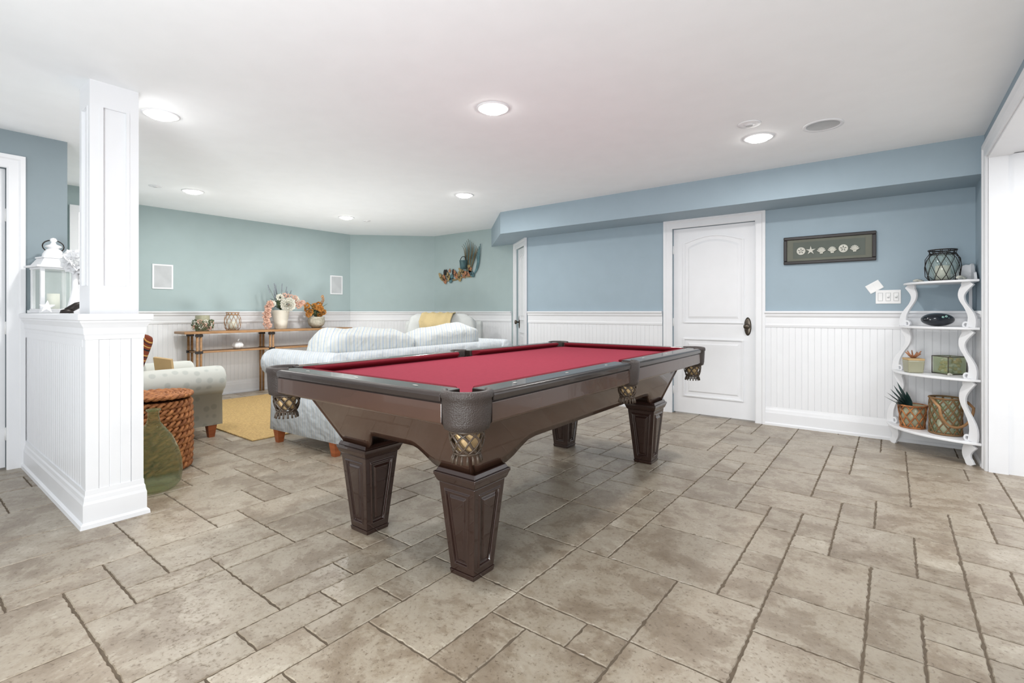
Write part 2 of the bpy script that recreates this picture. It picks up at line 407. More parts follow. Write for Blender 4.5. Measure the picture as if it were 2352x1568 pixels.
# ---------------------------------------------------------------- panel doors
def door(name,o,ux,n,w,h,knob_side,label,inset=.03):
    e=empty(name,(o[0],o[1],0),math.atan2(ux[1],ux[0]),label,'door'); e['kind']='structure'
    s=-1 if (Vector((-ux[1],ux[0])).dot(Vector(n))>0) else 1
    yf=inset*s
    b=MB(); b.box(.003,w-.003,min(yf,yf+.035*s),max(yf,yf+.035*s),.012,h-.003)
    def outline(x0,x1,z0,z1,arch):
        pts=[(x0,z0),(x1,z0)]
        if arch:
            k=16
            for i in range(k+1):
                t=i/k; x=x1+(x0-x1)*t; pts.append((x,z1-arch+arch*math.sin(math.pi*t)**.9))
        else: pts+=[(x1,z1),(x0,z1)]
        return pts
    for (z0,z1,arch) in((.2,.82,0),(1.0,h-.1,.07)):
        P=outline(.12,w-.12,z0,z1,arch)
        b.ribbon([(x,yf-s*.006,z) for x,z in P],.018,.012,(0,1,0),closed=True)
        P=outline(.12+.04,w-.12-.04,z0+.04,z1-.04,arch)
        rings=[[(x,yf+.001*s,z) for x,z in P]]
        cx=w/2;cz=(z0+z1)/2
        rings.append([(x+(cx-x)*.06,yf-.008*s,z+(cz-z)*.06) for x,z in P])
        b.loft(rings,0,False,True,True)
    b.build('door_panel','white',e,bevel=0)
    kx=w-.075 if knob_side>0 else .075
    b=MB(); b.lathe([(0,0),(.001,0),(.033,0),(.036,.004),(.028,.008),(.0,.009)],28)
    for v in b.v: v.x*=.95; v.y*=2.6
    rx=R(90) if s>0 else R(-90)
    b.lathe([(0.008,.0),(.010,.03),(.024,.04),(.031,.055),(.026,.068),(.0,.073)],20)
    b.build('knob','bronze',e,loc=(kx,yf,.965),rot=(rx,0,0),label='oval bronze door knob')
    for z in(.25,1.0,1.8):
        b=MB(); hx=0.0 if knob_side>0 else w
        b.tube([(hx,yf-s*.008,z-.045),(hx,yf-s*.008,z+.045)],.007,10); b.build('hinge','plate',e)
    return e
door('door_1',(-1.93,YB),(1,0),(0,-1),.84,2.03,1,'white two-panel arched interior door with bronze knob')
door('door_2',(-4.44+du.x*.07,YG+du.y*.07),(du.x,du.y),(dn.x,dn.y),dl-.14,2.03,-1,'narrow white panel door in angled wall')
door('door_3',(XL,-.3),(0,1),(1,0),.865,2.13,-1,'white interior door beside the half wall')

e=empty('window_1',(-6.6,1.2,0),0,'bright white-framed window in alcove','window'); e['kind']='structure'
b=MB(); b.box(0,.03,0,.07,.98,2.13); b.box(0,.03,.33,.39,.98,2.13); b.box(0,.03,0,.39,2.13,2.2); b.box(0,.05,0,.39,.92,.98); b.box(0,.025,.07,.33,1.55,1.59); b.build('window_frame','white',e)
b=MB(); b.box(.004,.014,.07,.33,.98,2.13); b.build('window_glass','sky',e)

# ---------------------------------------------------------------- half wall and column
HX0,HX1,HY0,HY1=XL,-3.295,.67,.90
b=MB(); b.box(HX0,HX1,HY0,HY1,0,1.05)
wains(b,(HX0,HY0),(HX1-.05,HY0),(0,-1),.1,.93); wains(b,(HX1,HY0+.045),(HX1,HY1-.045),(1,0),.1,1.0,sp=.047)
wains(b,(HX0,HY1),(HX1,HY1),(0,1),.1,1.0)
b.box(HX1-.05,HX1+.009,HY0-.009,HY0+.045,.1,1.0); b.box(HX1-.05,HX1+.009,HY1-.045,HY1+.009,.1,1.0)
b.box(HX0,HX1-.0502,HY0-.010,HY0-.0005,.93,1.0)
b.build('wall_half','white',label='white beadboard half wall carrying a column',cat='half wall',kind='structure')
def around(prof,x0,x1,y0,y1,b,mi=0):
    rings=[]
    cs=[(x0,y0,0,-1),(x1,y0,1,-1),(x1,y1,1,1),(x0,y1,0,1)]
    for x,y,sx,sy in cs: rings.append([(x+sx*o,y+sy*o,z) for o,z in prof])
    b.loft(rings,mi,False,True,True)
CAP=[(0,.965),(.012,.97),(.014,.99),(.018,1.0),(.020,1.03),(.030,1.05),(.036,1.06),(.036,1.068),(.044,1.072),(.046,1.098),(.042,1.103),(0,1.103)]
b=MB(); around(CAP,HX0,HX1,HY0,HY1,b); b.box(HX0+.001,HX1+.03,HY0-.03,HY1+.03,1.085,1.104); b.build('trim_7','white',label='white moulded cap of the half wall',cat='trim',kind='structure')
b=MB(); around([(0,0),(.035,0),(.033,.02),(.022,.03),(.022,.12),(.018,.135),(.016,.155),(.012,.165),(.011,.19),(0,.19)],HX0,HX1,HY0,HY1,b); b.build('baseboard_half','white',label='white moulded baseboard around the half wall',cat='baseboard',kind='structure')
cx1=-3.50; cy0,cy1=.722,.945; cx0=cx1-.222
b=MB(); b.box(cx0+.012,cx1-.012,cy0+.012,cy1-.012,1.104,CZ)
for (z0,z1) in((1.104,1.26),(2.26,CZ)):
    b.box(cx0,cx1,cy0,cy1,z0,z1)
w=.05
for xx in(cx0,cx1-w):
    for yy in(cy0,cy1-w): b.box(xx,xx+w,yy,yy+w,1.26,2.26)
for f in range(4):
    N=[(1,0),(0,-1),(-1,0),(0,1)][f]
    cx,cy=(cx0+cx1)/2,(cy0+cy1)/2; h=.111-.006
    t=(-N[1],N[0]); pp=[]
    for a,z in((-.060,1.26),(.060,1.26),(.060,2.26),(-.060,2.26)):
        pp.append((cx+N[0]*h+t[0]*a,cy+N[1]*h+t[1]*a,z))
    b.ribbon(pp,.016,.018,(N[0],N[1],0),closed=True)
b.build('column','white',label='white square panelled column on half wall',cat='column',kind='structure')

# ---------------------------------------------------------------- ceiling fittings
def downlight(x,y,en=16):
    e=empty('recessed_light',(x,y,CZ),0,'round white recessed ceiling light, switched on','ceiling light','recessed ceiling lights')
    b=MB(); b.lathe([(.078,-.002),(.082,-.006),(.1,-.006),(.105,-.003),(.105,0),(.078,0)],40); b.build('trim_ring','white',e)
    b=MB(); b.lathe([(.0,-.028),(.04,-.026),(.066,-.019),(.079,-.004),(.079,0),(0,0)],40); b.build('lens','emit',e)
    l=bpy.data.lights.new('lamp','AREA'); l.shape='DISK'; l.size=.15; l.energy=en; l.color=(1,.98,.95)
    o=bpy.data.objects.new('lamp',l); S.collection.objects.link(o); o.parent=e; o.location=(0,0,-.031)
for x,y in((-1.996,2.388),(-3.776,1.14),(-.782,3.986),(-5.9,2.07),(-3.73,3.965),(-5.88,3.92),(-.8,.5)): downlight(x,y)
b=MB(); b.lathe([(0,-.004),(.1,-.004),(.102,-.007),(.12,-.007),(.122,0),(0,0)],40)
b.m=[1 if i<40 else 0 for i in range(len(b.f))]
b.build('ceiling_speaker',['white','grille'],loc=(-.378,3.988,CZ),label='round flush ceiling speaker with gray grille',cat='speaker')
for (x,y,r) in((-.775,3.66,.075),(-5.956,1.75,.06),(-5.87,4.245,.05)):
    b=MB(); b.lathe([(0,-.014),(r*.3,-.014),(r*.34,-.004),(r*.6,-.003),(r*.95,-.006),(r,0),(0,0)],32)
    b.m=[1 if i<32 else 0 for i in range(len(b.f))]
    b.build('ceiling_sensor',['white','grille'],loc=(x,y,CZ),label='small round white ceiling sensor cap',cat='ceiling sensor',group='ceiling sensors')

# ---------------------------------------------------------------- pool table
T=empty('pool_table',(-1.795,2.54,0),R(.8),'dark wood pool table with burgundy felt and leather pockets','pool table')
HW,HL=.67,1.355; ZT=.838; ZB=.803
PC=(.60,1.284)
def bedpoly():
    x,y=.56,1.245; r=.105
    def corner(sx,sy,rev):
        dx=PC[0]-x; dy=math.sqrt(r*r-dx*dx)
        a=math.degrees(math.atan2(-dy,-dx)); dy2=PC[1]-y; dx2=math.sqrt(r*r-dy2*dy2); a2=math.degrees(math.atan2(-dy2,-dx2))
        L_=[]
        if a>0:a-=360
        if a2>0:a2-=360
        for i in range(9):
            t=R(a+(a2-a)*i/8); L_.append((sx*(PC[0]+r*math.cos(t)),sy*(PC[1]+r*math.sin(t))))
        return L_[::-1] if rev else L_
    def side(sx,rev):
        c=.645; dx=c-x; dy=math.sqrt(max(0,r*r-dx*dx)); L_=[]
        for i in range(9):
            t=-dy+2*dy*i/8; L_.append((sx*(c-math.sqrt(max(0,r*r-t*t))),t))
        return L_[::-1] if rev else L_
    return side(1,False)+corner(1,1,False)+corner(-1,1,True)+side(-1,True)+corner(-1,-1,False)+corner(1,-1,True)
b=MB(); b.prism(bedpoly(),.775,ZB); b.build('bed_cloth','cloth',T)
b=MB(); b.box(-.56,.56,-1.2,1.2,.735,.775); b.build('slate_frame','black',T)
def rail(p0,p1,n,sights):
    p0=Vector((p0[0],p0[1],0));p1=Vector((p1[0],p1[1],0)); n=Vector((n[0],n[1],0)); d=(p1-p0).normalized()
    b=MB(); prof=[(-.006,.722),(.002,.730),(.002,.798),(-.004,.803),(.008,.806),(.010,.826),(.004,.836),(-.006,.839),(-.092,.840),(-.095,.80),(-.07,.722)]
    ra=[p0+n*o+Vector((0,0,z)) for o,z in prof]; rb=[p1+n*o+Vector((0,0,z)) for o,z in prof]
    b.loft([ra,rb],0,False,True,True)
    b.m[0]=2;b.m[1]=2
    Ln=(p1-p0).length
    for i in range(sights):
        t=(i+.5)/sights*Ln
        c=p0+d*t-n*.045+Vector((0,0,.8405))
        b.add([c+d*.018,c+n*.005,c-d*.018,c-n*.005],[(0,1,2,3)],1)
    b.build('rail',['rail','pearl','wood'],T,bevel=.003,seg=2)
    b=MB(); e0=.024; q0=p0-n*.092+d*e0; q1=p1-n*.092-d*e0; i0=q0-n*.05+d*.035; i1=q1-n*.05-d*.035
    Z=lambda v,z: v+Vector((0,0,z))
    q0=q0-d*.005; q1=q1+d*.005
    rings=[[Z(q0,.838),Z(i0+n*.01,.837),Z(i0,.832),Z(i0+n*.003,.822),Z(i0+n*.03,.803),Z(q0,.80)],[Z(q1,.838),Z(i1+n*.01,.837),Z(i1,.832),Z(i1+n*.003,.822),Z(i1+n*.03,.803),Z(q1,.80)]]
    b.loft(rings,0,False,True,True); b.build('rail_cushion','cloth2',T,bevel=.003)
rail((-.548,-HL),(.548,-HL),(0,-1),3); rail((.548,HL),(-.548,HL),(0,1),3)
for s in(1,-1):
    rail((s*HW,s*.05),(s*HW,s*1.232),(s,0),3); rail((s*HW,-s*1.232),(s*HW,-s*.05),(s,0),3)
def cabinet():
    b=MB(); zt,zb=.745,.455
    hx=lambda z:.43+(z-zb)/(zt-zb)*.10; hy=lambda z:1.06+(z-zb)/(zt-zb)*.17
    def bot(t,Lh,leg):
        s=(1-abs(t))*Lh
        k=min(1,max(0,(s-.19)/leg)); k=k*k*(3-2*k)
        return zb+.085*k
    for ax,sg in((0,1),(0,-1),(1,1),(1,-1)):
        Lh=1.06 if ax==0 else .44; n=40; rings=[]
        for i in range(n+1):
            t=-1+2*i/n; z0=bot(t,Lh,.22 if ax==0 else .12); ring=[]
            for j in range(7):
                z=z0+(zt-z0)*j/6
                ring.append((sg*hx(z),t*hy(z),z) if ax==0 else (t*hx(z),sg*hy(z),z))
            rings.append(ring)
        b.loft(rings,0,True,closed=False)
    b.build('cabinet','wood',T,solid=.02,merge=True)
    for sx in(1,-1):
        for sy in(1,-1):
            b=MB()
            P=[Vector((sx*(hx(z)),sy*(hy(z)),z)) for z in(zb+.004,.6,zt-.01)]
            b.tube(P,.012,8)
            b.build('corner_trim','wood',T)
cabinet()
def leg(cx,cy):
    bm=bmesh.new()
    w0,w1,z0,z1=.130,.20,.022,.395
    vs=[bm.verts.new((cx+i*w0/2,cy+j*w0/2,z0)) for i,j in((-1,-1),(1,-1),(1,1),(-1,1))]+[bm.verts.new((cx+i*w1/2,cy+j*w1/2,z1)) for i,j in((-1,-1),(1,-1),(1,1),(-1,1))]
    bm.faces.new([vs[i] for i in(3,2,1,0)]); bm.faces.new(vs[4:])
    sd=[bm.faces.new([vs[i] for i in q]) for q in((0,1,5,4),(1,2,6,5),(2,3,7,6),(3,0,4,7))]
    bmesh.ops.recalc_face_normals(bm,faces=bm.faces)
    for th,dp in((.026,0),(.003,.005),(.005,0),(.004,-.011),(.010,0),(.010,.009)):
        bmesh.ops.inset_individual(bm,faces=sd,thickness=th,depth=dp,use_even_offset=True)
    me=bpy.data.meshes.new('leg'); 
    bm.to_mesh(me); bm.free()
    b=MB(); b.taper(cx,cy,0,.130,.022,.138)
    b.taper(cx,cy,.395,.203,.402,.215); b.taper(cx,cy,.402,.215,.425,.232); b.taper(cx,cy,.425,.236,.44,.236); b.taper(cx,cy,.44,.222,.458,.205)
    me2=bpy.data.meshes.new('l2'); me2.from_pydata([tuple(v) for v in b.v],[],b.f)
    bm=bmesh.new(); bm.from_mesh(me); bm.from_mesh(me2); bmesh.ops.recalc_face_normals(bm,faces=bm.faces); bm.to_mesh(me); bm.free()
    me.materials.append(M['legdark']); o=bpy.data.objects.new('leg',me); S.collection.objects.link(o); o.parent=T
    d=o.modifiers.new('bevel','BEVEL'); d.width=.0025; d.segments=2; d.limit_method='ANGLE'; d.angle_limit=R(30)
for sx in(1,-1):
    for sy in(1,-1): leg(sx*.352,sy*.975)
def net(parent,c,r0,r1,z0,z1):
    b=MB(); n=9; K=8
    for s in(1,-1):
        for i in range(n):
            pts=[]
            for k in range(K+1):
                t=k/K; a=2*math.pi*(i/n)+s*(t*1.5+.12*math.sin(t*6.28)); r=r0+(r1-r0)*t+.006*math.sin(t*math.pi); pts.append((c[0]+r*math.cos(a),c[1]+r*math.sin(a),z0+(z1-z0)*t))
            b.tube(pts,.0052,6,sx=1,sy=.55)
    b.tube(circ((c[0],c[1],z1),r1,20),.005,6,closed=True); b.tube(circ((c[0],c[1],z0),r0,20),.006,6,closed=True)
    for i in range(16):
        a=2*math.pi*i/16; x=c[0]+r1*math.cos(a); y=c[1]+r1*math.sin(a)
        b.tube([(x,y,z1),(x+.006*math.cos(a),y+.006*math.sin(a),z1-.015),(x+.009*math.cos(a),y+.009*math.sin(a),z1-.032)],[.0025,.0045,.005],5,sy=.5)
    b.lathe([(r0-.010,z0),(r1-.008,z1+.01),(0,z1+.008)],20,(c[0],c[1],0),1)
    return b.build('pocket_net',['net','gold'],parent,label='woven leather pocket net with fringe')
def sector(b,prof,c,a0,a1,n=20):
    rings=[]
    for i in range(n+1):
        a=R(a0+(a1-a0)*i/n); rings.append([(c[0]+r*math.cos(a),c[1]+r*math.sin(a),z) for r,z in prof])
    b.loft(rings,0,True,True,True)
for sx in(1,-1):
    for sy in(1,-1):
        c=(sx*PC[0],sy*PC[1]); mid=math.degrees(math.atan2(sy,sx))
        b=MB(); sector(b,[(.066,.712),(.066,.832),(.070,.842),(.078,.846),(.088,.844),(.093,.838),(.094,.822),(.089,.816),(.088,.79),(.085,.735),(.080,.712),(.072,.708)],c,mid-112,mid+112,30)
        b.lathe([(.067,.80),(.067,.71),(0,.71)],24,(c[0],c[1],0),1)
        p=b.build('corner_pocket',['leather','black'],T,label='black stitched leather corner pocket')
        net(p,c,.060,.044,.705,.625)
for sx in(1,-1):
    c=(sx*.632,0); mid=0 if sx>0 else 180
    b=MB(); sector(b,[(.048,.72),(.048,.83),(.052,.842),(.058,.845),(.064,.843),(.069,.835),(.068,.79),(.062,.725),(.056,.712),(.05,.712)],c,mid-95,mid+95,24)
    b.lathe([(.049,.80),(.049,.715),(0,.715)],24,(c[0],c[1],0),1)
    p=b.build('side_pocket',['leather','black'],T,label='black leather side pocket'); net(p,c,.048,.036,.712,.645)

# ---------------------------------------------------------------- sofas
def sofa(name,loc,rotz,W,D,fab,cfab,nc,label,cat,bh=.79,ah=.80,cz=.97,legm='legw',ct=.12,cback=.25,cgap=0,cy=0):
    e=empty(name,(loc[0],loc[1],0),rotz,label,cat)
    b=MB(); b.box(-D/2+.04,D/2-.03,-W/2+.10,W/2-.10,.11,.40); b.build('base',fab,e,bevel=.02,seg=3)
    b=MB()
    prof=[(D/2-.24,.38),(D/2-.19,bh-.04),(D/2-.16,bh-.005),(D/2-.12,bh),(D/2-.05,bh-.005),(D/2-.02,bh-.04),(D/2,.3),(D/2,.1),(D/2-.06,.1)]
    b.loft([[(x,-W/2+.14,z) for x,z in prof],[(x,W/2-.14,z) for x,z in prof]],0,False); b.build('backrest',fab,e,bevel=.02,seg=3)
    for s in(1,-1):
        P=[(-.11,.11),(-.11,ah-.14)]
        for i in range(15):
            a=R(195-(260)*i/14); P.append((.0+.112*math.cos(a),ah-.11+.11*math.sin(a)))
        P+=[(.02,ah-.25),(.01,.4),(.02,.11)]
        b=MB(); yc=s*(W/2-.08); rings=[]
        for k,(x,sc) in enumerate(((-D/2-.012,.90),(-D/2,.97),(-D/2+.03,1),(0,1.0),(D/2-.08,1),(D/2-.02,.98),(D/2,.93))):
            rings.append([(x,yc+s*(o*sc),.11+(z-.11)*(1-(1-sc)*.25) ) for o,z in P])
        b.loft(rings,0,True); b.build('arm',fab,e)
    n=nc; wd=(W-.42)/n
    for i in range(n):
        y=-W/2+.21+wd*(i+.5)
        b=MB(); b.super((D-.30)/2,wd/2*.99,.085,.35,.22,(-.07,y,.47),36,14,nz=.02,seed=i); b.build('seat_cushion',cfab,e)
        y+=cy
        b=MB(); hh=(cz-.50)/2
        mx=Matrix.Translation((D/2-cback,y,.50+hh))@Matrix.Rotation(R(14),4,'Y')@Matrix.Rotation(R((-2,5)[i%2] if nc>1 else 0),4,'X')
        b.super(ct,wd/2*(1.0-cgap),hh,.46,.34,(0,0,0),48,22,mx=mx,nz=.09,seed=i+3,nf=7); b.build('back_cushion',cfab,e)
    for sx in(-1,1):
        for sy in(-1,1):
            b=MB(); b.taper(sx*(D/2-.07),sy*(W/2-.1),0,.045,.12,.075); b.build('leg',legm,e)
    return e
sofa('sofa',(-3.86,3.27),R(4),2.45,.90,'sofa','sofac',2,'blue and cream striped slipcovered sofa, back towards pool table','sofa',bh=.79,ah=.80,cz=.965,ct=.16,cback=.33,cgap=.03,cy=-.14)
sofa('armchair',(-5.14,1.46),R(-90),.86,.88,'chairf','chairf',1,'pale sage dotted armchair with rolled arms and wood legs','armchair',bh=.84,ah=.635,cz=.82)
sofa('loveseat',(-5.22,5.0),R(120),1.45,.85,'cream','cream',2,'cream loveseat with a yellow throw over its back','loveseat',bh=.98,ah=.65,cz=1.07)
def drape(name,parent_loc,rotz,path,y0,y1,mt,label,cat,N=16,thick=.012):
    b=MB(); rings=[]
    for i in range(N+1):
        t=i/N; y=y0+(y1-y0)*t
        rings.append([(x+.008*math.sin(y*40+k),y+.02*math.sin(k*1.7),z+.008*math.sin(y*55)) for k,(x,z) in enumerate(path)])
    b.loft(rings,0,True,closed=False)
    return b.build(name,mt,loc=(parent_loc[0],parent_loc[1],0),rot=(0,0,rotz),solid=thick,label=label,cat=cat)
drape('throw_blanket',(-5.22,5.0),R(120),[(.01,.80),(.0,.97),(.05,1.085),(.15,1.10),(.26,1.085),(.34,1.02),(.45,.99),(.455,.6)],-.20,.27,'yellow','yellow knitted throw draped over loveseat back','blanket')
b=MB(); b.super(.20,.20,.06,.6,.3,nu=32,nv=14); b.build('throw_pillow','plaid',loc=(-5.02,1.27,.74),rot=(R(68),0,R(20)),label='brown plaid throw pillow on armchair',cat='pillow')
b=MB(); b.box(-.09,.09,-.012,.012,0,.15); b.build('box','tan',loc=(-5.20,1.60,.556),rot=(R(15),R(6),R(30)),bevel=.003,label='small tan cardboard box on the armchair seat',cat='box')

b=MB()
for i in range(46):
    x=-6.65+i*.05
    b.box(x,x+.0495,1.98,4.3,.001,.012)
b.build('rug','jute',bevel=.003,label='golden woven jute rug under the seating',cat='rug')

# ---------------------------------------------------------------- basket & demijohn
def basket():
    e=empty('wicker_basket',(-4.13,1.22,0),0,'round braided seagrass basket with lid','basket')
    b=MB(); rows=11; H=.50
    for k in range(rows):
        z=.022+k*(H-.02)/rows; r=.195+.008*math.sin(math.pi*k/rows)
        for ph in(0,1):
            pts=[]
            n=120
            for i in range(n):
                a=2*math.pi*i/n; w=a*15+ph*math.pi+(k%2)*1.57
                pts.append(((r+.012*math.cos(w))*math.cos(a),(r+.012*math.cos(w))*math.sin(a),z+.008+.016*math.sin(w)))
            b.tube(pts,.0125,6,closed=True)
    b.lathe([(0,.01),(.185,.01),(.185,.49)],32); b.build('basket_body','wicker',e)
    b=MB()
    for k,r in enumerate((.205,.18,.152,.124,.096,.068,.04,.014)):
        for ph in(0,1):
            n=90; pts=[]
            for i in range(n):
                a=2*math.pi*i/n; w=a*max(4,int(14*r/.2))+ph*math.pi
                rr=r+.009*math.cos(w); pts.append((rr*math.cos(a),rr*math.sin(a),.525+.008*math.sin(w)))
            b.tube(pts,.011,6,closed=True)
    b.build('basket_lid','wicker',e)
basket()
b=MB(); pr=[(0,.012),(.08,.0),(.12,.006),(.148,.04),(.155,.10),(.150,.17),(.132,.25),(.098,.33),(.06,.385),(.036,.42),(.030,.455),(.031,.49),(.039,.494),(.039,.503),(.028,.505),(.026,.49)]
b.lathe(pr,48); b.build('glass_bottle','glass',loc=(-3.68,1.07,0),label='large pale green glass demijohn bottle on the floor',cat='bottle')

# ---------------------------------------------------------------- console table and decor
CT=.87
e=empty('console_table',(-6.93,3.45,0),0,'long narrow bamboo console table with lower shelf','console table')
b=MB(); b.box(-.17,.17,-1.17,1.17,CT-.03,CT); b.build('table_top','bamboo',e,bevel=.006)
b=MB(); b.box(-.15,.15,-1.02,1.02,.60,.62); b.build('shelf','bamboo',e,bevel=.005)
for y in(-1.0,-.1,1.0):
    for x in(-.14,.14):
        b=MB(); b.tube([(x,y-.02,0),(x,y-.02,CT-.03)],.015,10,0); b.tube([(x,y+.02,0),(x,y+.02,CT-.03)],.015,10,0)
        for z in(.61,.82): b.box(x-.020,x+.020,y-.038,y+.038,z-.016,z+.016,1)
        b.build('leg',['bamboo','iron'],e)

def petal_ball(b,c,r,n,mi,rnd,pr=.35):
    for i in range(n):
        z=1-2*(i+.5)/n; a=i*2.39996; q=math.sqrt(1-z*z); d=Vector((q*math.cos(a),q*math.sin(a),z))
        t=d.orthogonal().normalized(); t=Matrix.Rotation(rnd.uniform(0,6.3),3,d)@t; u=d.cross(t)
        s=r*pr; p=Vector(c)+d*r*rnd.uniform(.8,1)
        b.add([Vector(c)+d*r*.4,p+t*s,p+d*s*.5,p-t*s],[(0,1,2,3)],mi,False)
        b.add([p-d*s*.3,p+u*s,p+d*s*.6,p-u*s],[(0,1,2,3)],mi,False)
def leafblade(b,p,q,w,mi,bend=.05):
    p=Vector(p);q=Vector(q);m=(p+q)/2+Vector((0,0,bend)); d=(q-p).normalized(); s=d.cross(Vector((0,0,1)))
    if s.length<.1: s=Vector((1,0,0))
    s.normalize()
    b.add([p,(p+m)/2+s*w*.4,m+s*w*.5,(m+q)/2+s*w*.35,q,(m+q)/2-s*w*.35,m-s*w*.5,(p+m)/2-s*w*.4],[(0,1,7),(1,2,6,7),(2,3,5,6),(3,4,5)],mi)
rnd=random.Random(3)
e=empty('flower_vase',(-6.93,3.55,CT),0,'cream vase with white, peach and blue artificial flowers','flower arrangement')
b=MB(); b.lathe([(0,0),(.075,0),(.08,.01),(.105,.20),(.118,.26),(.122,.27),(.112,.27),(.10,.2),(.07,.02),(0,.02)],32); b.build('vase','pot',e)
b=MB(); petal_ball(b,(.13,.04,.35),.095,120,0,rnd,.3); petal_ball(b,(.10,-.06,.45),.05,34,0,rnd); petal_ball(b,(.08,.18,.42),.05,34,0,rnd); petal_ball(b,(.08,-.16,.36),.045,34,0,rnd); b.build('blossom','petal',e,label='large white hydrangea heads')
b=MB()
for i in range(15):
    t=i/14; petal_ball(b,(.10+.02*math.sin(i*2),-.20-.05*math.sin(t*2.6)+.012*math.sin(i*3),.36-.33*t),.042-.008*t,16,0,rnd,.5)
for i in range(7): petal_ball(b,(.09,.10+.03*i,.33+.025*(i%4)),.038,16,0,rnd,.5)
for i in range(4): petal_ball(b,(.11,.0+.05*i,.48-.01*i),.034,14,0,rnd,.5)
b.build('blossom','peach',e,label='trailing peach blossoms')
b=MB()
for i in range(50):
    a=rnd.uniform(0,6.28); r=rnd.uniform(.1,.22); z=rnd.uniform(.30,.50); leafblade(b,(0,0,.27),(r*math.cos(a)*.6,r*math.sin(a),z),.04,0,.04)
for i in range(3): leafblade(b,(0,0,.27),(.03,.25+.05*i,.46-.03*i),.025,0,.07)
b.build('leaves','leaf',e)
b=MB()
for i in range(12):
    a=rnd.uniform(0,6.28); r=rnd.uniform(.04,.18); x,y,z=r*math.cos(a)*.5,r*math.sin(a)-.02,rnd.uniform(.50,.66)
    b.tube([(0,0,.25),(x*.5,y*.5,(z+.25)/2),(x,y,z)],.002,5,1)
    for k in range(6): petal_ball(b,(x*(1-.03*k),y*(1-.03*k),z-.02*k),.009,6,0,rnd,.7)
b.build('sprigs',['lav','leaf'],e,label='dusty blue flower sprigs')
e=empty('potted_flowers',(-6.93,4.10,CT),0,'round mosaic pot with amber and orange flowers','flower arrangement')
b=MB(); b.lathe([(0,0),(.06,0),(.11,.05),(.125,.10),(.115,.15),(.12,.17),(.11,.17),(.10,.14),(0,.12)],28); b.build('pot','stone',e)
b=MB()
for i in range(16):
    a=rnd.uniform(0,6.28); r=rnd.uniform(.02,.15); petal_ball(b,(r*math.cos(a),r*math.sin(a),rnd.uniform(.2,.36)),.042,24,0,rnd,.5)
for i in range(5): petal_ball(b,(.0,.14*rnd.random()-.02,.36+.03*i),.02,12,0,rnd,.5)
b.build('blossom','amber',e)
b=MB()
for i in range(26):
    a=rnd.uniform(0,6.28); r=rnd.uniform(.12,.22); leafblade(b,(0,0,.16),(r*math.cos(a)*.7,r*math.sin(a),rnd.uniform(.15,.42)),.03,0,.05)
b.build('leaves','leaf',e)

def wire_lantern(name,loc,r,h,label,glassm='clear',wire='iron',rot=0,group=None):
    e=empty(name,loc,rot,label,'lantern',group)
    b=MB(); prof=[(r*.72,.0),(r*.95,h*.15),(r,h*.45),(r*.95,h*.7),(r*.72,h*.88),(r*.78,h)]
    n=11
    for s in(1,-1):
        for i in range(n):
            pts=[]
            for k,(q,z) in enumerate(prof): 
                a=2*math.pi*i/n+s*k*.26; pts.append((q*math.cos(a),q*math.sin(a),z+.004))
            b.tube(pts,.0024,5)
    for q,z in((prof[0][0],.004),(prof[-1][0],h),(prof[-2][0],h*.88)): b.tube(circ((0,0,z),q,24),.005,6,closed=True)
    b.build('wire_cage',wire,e)
    b=MB(); b.lathe([(0,.006),(r*.62,.008),(r*.85,h*.2),(r*.9,h*.45),(r*.84,h*.7),(r*.62,h*.86)],28); b.build('glass_cup',glassm,e)
    b=MB(); b.lathe([(0,.012),(r*.42,.012),(r*.42,h*.5),(0,h*.5)],24); b.tube([(0,0,h*.5),(0,0,h*.54)],.003,5,1); b.build('candle',['candle','black'],e)
    return e
wire_lantern('wire_lantern',(-6.93,2.90,CT),.10,.235,'wire wrapped glass candle lantern on console table',wire='bamboo')
e=empty('candle_jar',(-6.93,2.54,CT),0,'glass jar wrapped in dried flowers and shells','candle jar')
b=MB(); b.lathe([(0,0),(.075,0),(.08,.02),(.08,.19),(.075,.2),(0,.19)],24); b.build('jar','jarg',e)
b=MB()
for i in range(24):
    a=-1.6+3.2*i/23; petal_ball(b,(.085*math.cos(a),.1*math.sin(a),.04+.10*((i*7)%5)/5),.028,14,(0,2,2,1)[i%4],rnd,.5)
b.build('dried_flowers',['petal','peach','leaf'],e)
b=MB(); b.lathe([(0,0),(.04,.004),(.068,.035),(.07,.06),(.05,.09),(.012,.10),(0,.095)],32,fn=lambda a,z:1+.07*math.cos(a*8)); b.tube([(0,0,.09),(.004,.006,.12),(.012,.016,.135)],.007,6)
b.build('ornament','ornament',loc=(-6.90,2.95,.621),label='small white ceramic pumpkin on the lower shelf',cat='ornament')

# ---------------------------------------------------------------- wall speakers
for y in(2.175,4.58):
    e=empty('wall_speaker',(XF,y,1.55),0,'square white framed in-wall speaker','speaker','in-wall speakers')
    b=MB(); w,h,f=.11,.152,.018
    b.box(0,.010,-w,-w+f,-h,h);b.box(0,.010,w-f,w,-h,h);b.box(0,.010,-w+f,w-f,-h,-h+f);b.box(0,.010,-w+f,w-f,h-f,h); b.build('frame','white',e)
    b=MB(); b.box(.001,.007,-w+f,w-f,-h+f,h-f); b.build('grille','grille',e)

